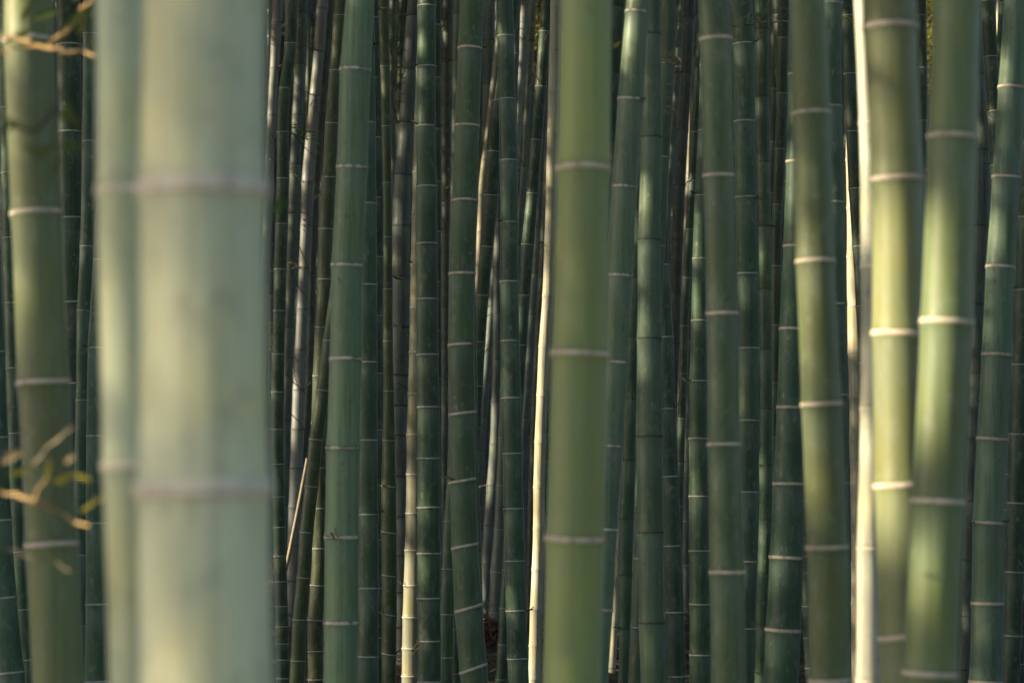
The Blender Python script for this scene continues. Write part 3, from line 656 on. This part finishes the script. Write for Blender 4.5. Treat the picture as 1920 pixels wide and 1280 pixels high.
branch('D11', [([(1305, 82), (1290, 92), (1266, 110)], 3.5), ([(1303, 58), (1290, 52), (1272, 44)], 3), ([(1308, 30), (1296, 12), (1292, 5)], 2)], [(1292, 8, 30, 12, 5)], 16.6, M_CTWIG, M_TAN, [(12, 1278, 20, 1290, 50, 9)], 18)
branch('D7', [([(1250, 120), (1240, 108), (1256, 92), (1258, 104)], 3), ([(1250, 120), (1262, 112), (1270, 108)], 2.5)], [(1244, 116, 20, 22, 6), (1262, 108, -60, 16, 5)], 9.4, M_CTWIG, M_TAN, [(12, 1246, 150, 1262, 220, 14)], 19)
branch('F2', [([(1587, 30), (1580, 38), (1572, 42)], 3), ([(1590, 32), (1600, 40)], 2)], [(1596, 40, -30, 14, 5), (1580, 35, 30, 12, 4)], 12.2, M_TTWIG, M_YLEAF, [(9, 1584, 34, 1600, 44, 10)], 20)
branch('A8', [([(14, 700), (24, 740), (26, 790), (22, 845)], 3)], [], 14.6, M_TWIG, M_LEAF, [(26, 22, 718, 24, 845, 9)], 21)
branch('D1', [([(1142, 290), (1146, 283)], 2)], [(1146, 300, 85, 26, 5), (1150, 90, 40, 20, 6)], 6.2, M_TWIG, M_YLEAF, None, 22)
branch('C14', [([(786, 1212), (778, 1222), (770, 1232)], 3)], [(788, 1198, 228, 26, 5)], 10.8, M_TTWIG, M_TAN, None, 23)
branch('C10', [([(726, 912), (732, 908)], 2)], [(716, 910, -14, 14, 4), (722, 228, 110, 12, 3)], 11.8, M_TTWIG, M_TAN, None, 24)
branch('C7', [([(628, 990), (633, 1008)], 2)], [(620, 996, -62, 20, 6), (648, 400, -75, 14, 6), (633, 520, -55, 16, 5)], 7.9, M_TTWIG, M_TAN, None, 25)

# fine dead twigs standing out from the nodes of the far stalks
def auto_twigs(key, y0, y1, n, seed, lo=18, hi=52, leafy=.5):
    d = ST[key]; rr = random.Random(seed); Y0 = d['depth']
    nd = [q for q in d['nodes'] if y0 < q < y1]
    for _ in range(n):
        if not nd: return
        y = rr.choice(nd); x = d['fx'](y); sd = rr.choice([-1, 1]); L = rr.uniform(lo, hi); wv = d['fw'](y)
        x0 = x + sd * wv * .45; sl = rr.uniform(-.5, 1.1)
        pts = [(x0, y - 2)] + [(x0 + sd * L * t, y - 2 - L * sl * t + rr.gauss(0, L * .05)) for t in (.3, .65, 1.)]
        lines = [(pts, rr.uniform(1.6, 3.2))]
        for t in (1, 2):
            if rr.random() < .7:
                px, py = pts[t]; l2 = L * rr.uniform(.25, .6); a = rr.uniform(-.6, 1.4)
                lines.append(([(px, py), (px + sd * l2 * .5, py - l2 * a * .5), (px + sd * l2, py - l2 * a)], rr.uniform(1.2, 2.0)))
        sp = [(rr.randint(4, 10), pts[1][0], pts[1][1], pts[3][0], pts[3][1], rr.uniform(9, 13))] if rr.random() < leafy else None
        branch(key, lines, [], Y0 - wv / F * Y0 * .3 - d.get('shift', 0), rr.choice([M_TWIG, M_TWIG, M_CTWIG]), rr.choice([M_LEAF, M_LEAF, M_TAN]), sp, rr.randint(0, 9999))
for i_, (k_, y0_, y1_, n_) in enumerate([('C1', 0, 400, 4), ('C2', 0, 800, 7), ('C3', 0, 1000, 8), ('C4', 0, 800, 5), ('C12', 0, 1000, 6), ('C11', 0, 400, 5), ('C16', 0, 850, 9), ('C16b', 0, 650, 6), ('C18', 0, 400, 4), ('C21', 0, 350, 5),
                                         ('C23', 0, 350, 4), ('C24a', 400, 850, 5), ('C24b', 450, 1060, 5), ('C26', 0, 400, 5), ('C27', 200, 850, 4), ('D4', 0, 400, 3), ('D9', 0, 460, 4), ('D10', 0, 700, 4), ('D11', 0, 430, 3), ('D13', 400, 880, 3),
                                         ('E3', 0, 900, 2), ('F3b', 50, 950, 5), ('H2b', 550, 1150, 4), ('A8', 50, 820, 5), ('A7', 600, 1250, 3)] + [(f'Z{q}', -50, 1100, 3) for q in range(0, 44, 2)]):
    auto_twigs(k_, y0_, y1_, n_, 100 + i_)
for i_, k_ in enumerate(['C5', 'C8', 'C9', 'C10', 'C13', 'C14', 'C17', 'C22', 'C29', 'D2', 'D5', 'D8', 'D12', 'E2', 'E3', 'E5', 'F2', 'H1', 'H3', 'H4', 'A2', 'A4']):
    auto_twigs(k_, 0, 1280, 3, 300 + i_, 7, 17, .0)

# ------------------------------------------------------------------ things among the stalks
def pole(name, pts, r, mat, label, cat):
    P = [at(*p) for p in pts]; o = P[0]
    V, Fc = [], []; Q = []
    for a, b in zip(P, P[1:]):
        for t in np.linspace(0, 1, 8)[:-1]: Q.append(a.lerp(b, float(t)) - o)
    Q.append(P[-1] - o); tube(V, Fc, Q, r, r * .8, 12)
    ob = mesh_obj(name, V, Fc, mat); ob.location = o; tag(ob, label, cat); return ob
M_DEAD = plain('dead_pole_skin', (.40, .36, .26, 1), (.27, .24, .17, 1), 12)
pole('dead_pole', [(520, 1130, 16.6), (542, 1040, 16.4), (558, 960, 16.2), (577, 858, 16.0)], .015, M_DEAD, 'thin dry pole leaning in the sun behind the leaning olive stalk', 'pole')

def bush(name, x, y, Y, wpx, hpx, n, mat, label, lpx=11, seed=1):
    """a bamboo seedling or leafy shoot: several thin stems and their leaves"""
    rr = random.Random(seed); c = at(x, y, Y); g = Vector((c.x, Y, float(terrain(c.x, Y))))
    root = thing(name, g, label, 'plant'); V, Fc = [], []; LV, LF = [], []
    k = Y / F
    for _ in range(6):
        tp = c + Vector((rr.uniform(-.5, .5) * wpx * k, rr.uniform(-.4, .4), rr.uniform(-.1, .55) * hpx * k))
        b = Vector((rr.uniform(-.15, .15), rr.uniform(-.2, .2), -.05))
        e = tp - g; mid = b.lerp(e, .5) + Vector((rr.uniform(-.1, .1), rr.uniform(-.1, .1), 0))
        tube(V, Fc, [b, b.lerp(mid, .6), mid, mid.lerp(e, .6), e], .006, .002)
    mesh_obj('stem', V, Fc, M_TWIG, root)
    for _ in range(n):
        p = c + Vector((rr.gauss(0, .28) * wpx * k, rr.gauss(0, .3), rr.gauss(0, .3) * hpx * k)) - g
        a = rr.uniform(0, 6.28); L = lpx * k * rr.uniform(.6, 1.3)
        blade(LV, LF, p, Vector((math.cos(a), math.sin(a) * .6, rr.uniform(-.7, .3))), L, L * rr.uniform(.16, .26), Vector((rr.uniform(-1, 1), rr.uniform(-1, 1), 1)).normalized())
    mesh_obj('foliage', LV, LF, mat, root)
    return root
bush('leafy_shoot', 1744, 70, 24, 30, 190, 700, M_YLEAF, 'bright yellow green leafy shoot far back between the thick blurred green pair', 13, 1)
bush('leafy_shoot', 1737, 352, 23, 16, 60, 120, M_YLEAF, 'small yellow green shoot far back, low in the gap between the thick pair', 12, 2)
bush('leafy_shoot', 1010, 50, 25, 26, 130, 260, M_YLEAF, 'yellow green leafy shoot far back right of the sharp middle stalk top', 12, 3)
bush('leafy_shoot', 846, 215, 26, 18, 260, 320, M_YLEAF, 'leafy shoot far back in the gap left of the bowed green stalk', 10, 4)
bush('leafy_shoot', 740, 60, 26, 26, 160, 300, M_LEAF, 'dark leafy shoot far back beside the wide slate grey stalk', 12, 5)
bush('leafy_shoot', 545, 800, 20, 60, 120, 220, M_LEAF, 'low leafy shoot behind the grey stalks right of the biggest pale stalk', 9, 6)
bush('leafy_shoot', 1157, 1250, 16, 26, 60, 260, M_YLEAF, 'low ground shoot at the bottom beside the blurred lime green stalk', 8, 7)

def brush_pile(px, py, Y, wid, hgt, n, label, seed):
    rr = random.Random(seed); c = at(px, py, Y); gz = float(terrain(c.x, Y)); g = Vector((c.x, Y, gz))
    root = thing('brush_pile', g, label, 'brush pile'); h = max(.15, c.z + hgt - gz)
    V, Fc = [], []
    for _ in range(n):
        r = rr.random() ** .6; a = rr.uniform(0, 6.28)
        p = Vector((math.cos(a) * r * wid, math.sin(a) * r * .5, h * (1 - r * r) * rr.uniform(.15, 1)))
        d = Vector((rr.gauss(0, 1), rr.gauss(0, .7), rr.gauss(0, .6))).normalized() * rr.uniform(.08, .28)
        q = p + d; m = p.lerp(q, .5) + Vector((rr.gauss(0, .02), rr.gauss(0, .02), rr.gauss(0, .02)))
        q.z = max(q.z, .0); tube(V, Fc, [p, m, q], rr.uniform(.003, .007), .002, 5)
    mesh_obj('twigs', V, Fc, plain('brush_twig', (.16, .09, .06, 1), (.07, .045, .03, 1), 6), root)
    V, Fc = [], []
    for _ in range(n):
        r = rr.random() ** .6; a = rr.uniform(0, 6.28)
        p = Vector((math.cos(a) * r * wid, math.sin(a) * r * .5, h * (1 - r * r) * rr.uniform(.1, 1)))
        b_ = rr.uniform(0, 6.28)
        blade(V, Fc, p, Vector((math.cos(b_), math.sin(b_), rr.uniform(-.5, .5))), rr.uniform(.08, .15), rr.uniform(.014, .022), Vector((rr.uniform(-1, 1), rr.uniform(-1, 1), 1)).normalized())
    mesh_obj('dry_leaves', V, Fc, M_LITTER, root)
brush_pile(545, 1060, 17.6, .42, .05, 420, 'sunlit heap of dry brown twigs on the floor left of the leaning olive stalk', 3)
brush_pile(928, 1180, 16.0, .34, .03, 360, 'dark heap of dry twigs on the floor between the bowed and the middle stalk', 4)
brush_pile(1157, 1262, 15.6, .25, .02, 160, 'small heap of dry twigs at the bottom beside the blurred lime green stalk', 5)

# leaf litter on the floor
def litter():
    N = 9000
    x = rng.uniform(-4.5, 4.5, N); y = rng.uniform(10.5, 27, N); x = x * (y / 18)
    V, Fc = [], []
    for i in range(N):
        z = float(terrain(x[i], y[i])) + random.uniform(.02, .10)
        a = random.uniform(0, 6.28)
        blade(V, Fc, Vector((x[i], y[i], z)), Vector((math.cos(a), math.sin(a), random.uniform(-.35, .5))), random.uniform(.07, .16), random.uniform(.012, .024), Vector((random.uniform(-.6, .6), random.uniform(-.6, .6), 1)).normalized())
    o = mesh_obj('leaf_litter', V, Fc, M_LITTER); tag(o, 'brown fallen bamboo leaves covering the floor between the stalks', 'leaf litter', kind='stuff')
litter()

# ------------------------------------------------------------------ canopy overhead: unseen leaf roof shading the grove, its gaps cut to place sun patches
U = Vector((0, 0, 1)).cross(S).normalized(); U = -U if U.y < 0 else U
Vv = S.cross(U).normalized(); Vv = -Vv if Vv.z < 0 else Vv
# sun patches seen in the photo: stalk, y from, y to, sideways offset and half width (in stalk radii), share of leaves left
PATCH = [
    ('A1', -60, 430, .85, 1.2, 0), ('A1', 430, 650, 1.05, 1.0, .0),
    ('F5', 540, 960, .0, 1.6, .0), ('F5', 200, 450, .0, .9, .65), ('F6', 550, 770, .0, 1.5, .0), ('F6', 390, 550, 0, 1.0, .4),
    ('F4', -40, 400, 0, 1.4, 0), ('F4', 800, 1330, 0, 1.5, 0), ('F3', 300, 625, 0, 1.5, 0), ('F3', 1050, 1130, .4, .6, .1),
    ('C29', 545, 1100, 0, 1.7, 0), ('C29', 1138, 1330, 0, 1.7, 0), ('C13', 480, 660, .2, .7, .6), ('C13', 1070, 1330, 0, 1.5, 0), ('C13', 850, 950, 0, 1., .3),
    ('C14', -30, 120, 0, .9, .45), ('D2', -30, 110, 0, 1.0, .15), ('D3', 340, 640, 0, 1.1, .4), ('D11', -20, 335, 0, 1.6, .0),
    ('D12', 440, 570, 0, .9, .4), ('D12', 840, 930, 0, .9, .4), ('E6', 440, 900, .1, 1.1, .12), ('E5', 300, 470, .2, .8, .25), ('E3', 880, 1060, .3, .8, .4),
    ('H3', 130, 640, 1.1, .28, .2), ('C1', 75, 220, .3, .8, 0), ('C2', 150, 235, .2, .8, 0), ('C2', 320, 405, .3, .7, .1),
    ('C3', 135, 185, 0, 1.5, 0), ('C3', 270, 345, .5, 1., 0), ('C3', 425, 500, .1, 1., .1), ('C3', 528, 640, .1, 1., .2), ('C3', 740, 805, 0, 1.5, 0),
    ('C5', 690, 860, .5, .8, 0), ('C5', 930, 1120, .4, .9, .05), ('C20a', 330, 520, 0, 1.2, 0), ('C24a', 580, 690, 0, 1.6, 0), ('C24b', 790, 925, 0, 1.4, 0),
    ('C23', 40, 145, 0, 1.4, 0), ('C25', 60, 165, .6, .8, 0), ('C25', 375, 450, .6, .9, 0), ('D15', 1140, 1235, 0, 1.6, 0), ('H5', 10, 70, 0, 2, 0),
    ('A1', 640, 1000, .2, .8, .75), ('B1', 530, 860, .1, .8, .5),
]
SHADE = [('F6', 790, 1290), ('F6', -40, 370), ('D1', -40, 1290), ('F5', -40, 200), ('F5', 970, 1290), ('E6', -40, 430), ('E6', 910, 1290), ('E1', -40, 1290), ('D2', 130, 1290), ('H3', 660, 1290), ('D3', -40, 330), ('B2', -60, 200), ('A1', 680, 1290), ('C7', -40, 1290)]
SEGS = []
for k, y0, y1, off, hw, keep in PATCH:
    d = ST[k]; Y = d['depth']; 
    for q in np.linspace(y0, y1, max(2, int((y1 - y0) / 120) + 1))[:-1]:
        dy = (y1 - y0) / max(1, int((y1 - y0) / 120))
        a = at(d['fx'](q), q, Y); b = at(d['fx'](q + dy), q + dy, Y); r = d['fw'](q) * Y / F / 2
        SEGS.append((a.dot(U) + off * r, a.dot(Vv), b.dot(U) + off * r, b.dot(Vv), hw * r, keep))
for a_, b_, dp, rad in (((0, 922), (168, 986), 3.7, .10), ((0, 880), (150, 900), 3.7, .08), ((0, 85), (184, 106), 4.3, .05)):
    a = at(*a_, dp); b = at(*b_, dp); SEGS.append((a.dot(U), a.dot(Vv), b.dot(U), b.dot(Vv), rad, .0))
for p, rad in (((545, 1060, 18), .16), ((558, 960, 16.2), .10), ((545, 1030, 16.4), .10), ((572, 885, 16.0), .10), ((505, 1080, 17.5), .12)):
    a = at(*p); SEGS.append((a.dot(U), a.dot(Vv) - .05, a.dot(U), a.dot(Vv) + .05, rad, 0))
for p, rad in (((1744, 20, 24), .35), ((1744, 90, 24), .3), ((1737, 352, 23), .2), ((1010, 40, 25), .25), ((846, 200, 26), .3)):
    a = at(*p); SEGS.append((a.dot(U), a.dot(Vv) - .3, a.dot(U), a.dot(Vv) + .3, rad, 0.1))

# the grove going on far behind the separate stalks, and past both sides of the picture
def distant_grove():
    rr = random.Random(77); V, Fc, MI, TN, IR = [], [], [], [], []
    def stalk(x, y, r, h):
        gz = float(terrain(x, y)) - .1; n = max(4, int(h / rr.uniform(.22, .34))); lx, ly = rr.gauss(0, .035), rr.gauss(0, .02); seg = 8; first = len(V); rows = 0; iv = 0
        kinds = []
        for i in range(n):
            iv = rr.random()
            for t, k in ((.0, 1.05), (.04, 1.05), (.06, .99), (.9, .98)):
                z = h * (i + t) / n; rad = r * (1 - .45 * z / h) * k
                for q in range(seg):
                    a = 6.2832 * q / seg; V.append((x + lx * z + math.cos(a) * rad, y + ly * z + math.sin(a) * rad, gz + z)); TN.append(1 - t); IR.append(iv)
                kinds.append(1 if t == 0. else 0); rows += 1
        for i in range(rows - 1):
            for q in range(seg):
                a = first + i * seg + q; b = first + i * seg + (q + 1) % seg
                Fc.append((a, b, b + seg, a + seg)); MI.append(kinds[i])
    for _ in range(620):                                   # far back
        y = rr.uniform(24, 46); x = rr.uniform(-.42, .42) * y
        u = x * U.x + y * U.y
        if any(abs(u - q[0]) < .2 + q[4] for q in SEGS): continue
        stalk(x, y, rr.uniform(.03, .05), 9)
    for side in (-1, 1):                                   # outside the frame
        for _ in range(150):
            y = rr.uniform(7, 24); x = side * rr.uniform(.225 * y + .25, .44 * y + .6); r = rr.uniform(.035, .055)
            u = x * U.x + y * U.y
            if side < 0 and any(abs(u - q[0]) < r + .24 + q[4] for q in SEGS): continue
            stalk(x, y, r, 9.5)
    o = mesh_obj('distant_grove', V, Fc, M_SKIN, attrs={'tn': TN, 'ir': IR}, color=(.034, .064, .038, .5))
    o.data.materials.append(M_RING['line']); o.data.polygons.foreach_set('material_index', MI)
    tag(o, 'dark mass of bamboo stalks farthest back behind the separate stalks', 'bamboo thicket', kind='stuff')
    LV, LF = [], []
    for _ in range(9000):                                  # low undergrowth on the rising floor
        y = rr.uniform(26, 50); x = rr.uniform(-.45, .45) * y; z = float(terrain(x, y)) + abs(rr.gauss(0, .5))
        a = rr.uniform(0, 6.28); L = rr.uniform(.15, .34)
        blade(LV, LF, Vector((x, y, z)), Vector((math.cos(a), math.sin(a), rr.uniform(-.6, .4))), L, L * .22, Vector((rr.uniform(-1, 1), rr.uniform(-1, 1), 1)).normalized())
    o = mesh_obj('undergrowth', LV, LF, M_LEAF); tag(o, 'dark green undergrowth covering the rising floor far back', 'undergrowth', kind='stuff')
distant_grove()

def canopy():
    N = 520000
    x = rng.uniform(-26, 13, N); y = rng.uniform(-8, 46, N); z = terrain(x, y) + rng.uniform(7.0, 10.0, N)
    P = np.stack([x, y, z], 1)
    u = P @ np.array(U); v = P @ np.array(Vv)
    # densest where it shades what the photo shows; the crowns beyond that are looser
    ye = np.clip(u / U.y, .5, 40)
    vlo = (-.24 * ye) * abs(Vv.x) + (CAM_Z - .10 * ye) * Vv.z + ye * Vv.y
    vhi = (.24 * ye) * abs(Vv.x) + (CAM_Z + .24 * ye) * Vv.z + ye * Vv.y
    inside = (v > vlo - .4) & (v < vhi + .4)
    sel = inside | (rng.random(N) < .22)
    P, u, v = P[sel], u[sel], v[sel]; x, y, z = P.T; N = len(P)
    L = rng.uniform(.20, .34, N); front = u < 3.3
    L[front] *= .84
    W = L * rng.uniform(.28, .42, N)
    # extra leaves added sunward of shaded near-stalk stretches, to block the sun
    ex = []
    for k, y0, y1 in SHADE:
        d = ST[k]; Y = d['depth']; r = d['fw'](640) * Y / F / 2
        for _ in range(int((y1 - y0) / 100 * 14)):
            q = rng.uniform(y0, y1); c = at(d['fx'](q), q, Y) + U * rng.uniform(-1.1, 1.1) * r
            hgt = rng.uniform(7.2, 9.8); ex.append(c + S * ((hgt - c.z) / S.z))
    ex = np.array([tuple(p) for p in ex]); Le = rng.uniform(.16, .26, len(ex))
    P = np.concatenate([P, ex]); u = P @ np.array(U); v = P @ np.array(Vv); x, y, z = P.T; N = len(P)
    L = np.concatenate([L, Le]); W = np.concatenate([W, Le * rng.uniform(.3, .42, len(Le))])
    keep = np.ones(N, bool); rnd = rng.random(N)
    for (u0, v0, u1, v1, hw, kp) in SEGS:
        du, dv = u1 - u0, v1 - v0; l2 = du * du + dv * dv + 1e-9
        t = np.clip(((u - u0) * du + (v - v0) * dv) / l2, 0, 1)
        dist = np.hypot(u - u0 - t * du, v - v0 - t * dv)
        keep &= ~((dist < hw + L * .18) & (rnd > kp))
    # open over the path, where the camera stands
    keep &= (y > 3.0) | (x < -4.5)
    # leaf masses added unseen, right of and behind the view, to dim sky light
    M = 9000; N = len(P)
    P2 = np.concatenate([np.stack([rng.uniform(3.2, 9, M), rng.uniform(-9, 15, M), rng.uniform(0, 10, M)], 1),
                         np.stack([rng.uniform(-9, 9, M // 2), rng.uniform(-11, -7, M // 2), rng.uniform(0, 8, M // 2)], 1)])
    P = np.concatenate([P, P2]); L2 = rng.uniform(.2, .34, len(P2)); L = np.concatenate([L, L2]); W = np.concatenate([W, L2 * rng.uniform(.28, .42, len(P2))])
    keep = np.concatenate([keep, np.abs(P2[:, 0]) > .25 * P2[:, 1] + .5])
    P, L, W = P[keep], L[keep], W[keep]; n = len(P)
    d1 = rng.normal(size=(n, 3)); d1[:, 2] *= .45; d1 /= np.linalg.norm(d1, axis=1)[:, None]
    d2 = rng.normal(size=(n, 3)); d2 -= (d2 * d1).sum(1)[:, None] * d1; d2 /= np.linalg.norm(d2, axis=1)[:, None]
    a = P - d1 * L[:, None] / 2; b = P + d2 * W[:, None] / 2 - d1 * L[:, None] * .1; c = P + d1 * L[:, None] / 2; e = P - d2 * W[:, None] / 2 - d1 * L[:, None] * .1
    co = np.stack([a, b, c, e], 1).reshape(-1, 3).astype(np.float32)
    me = bpy.data.meshes.new('shading_leaf_canopy')
    me.vertices.add(4 * n); me.vertices.foreach_set('co', co.ravel())
    me.loops.add(4 * n); me.loops.foreach_set('vertex_index', np.arange(4 * n, dtype=np.int32))
    me.polygons.add(n); me.polygons.foreach_set('loop_start', np.arange(0, 4 * n, 4, dtype=np.int32))
    me.materials.append(M_CANOPY); me.update(calc_edges=True)
    o = bpy.data.objects.new('shading_leaf_canopy', me); C.objects.link(o)
    tag(o, 'unseen roof and walls of bamboo leaves, gapped and thickened to shape the light', 'foliage', kind='stuff')
canopy()
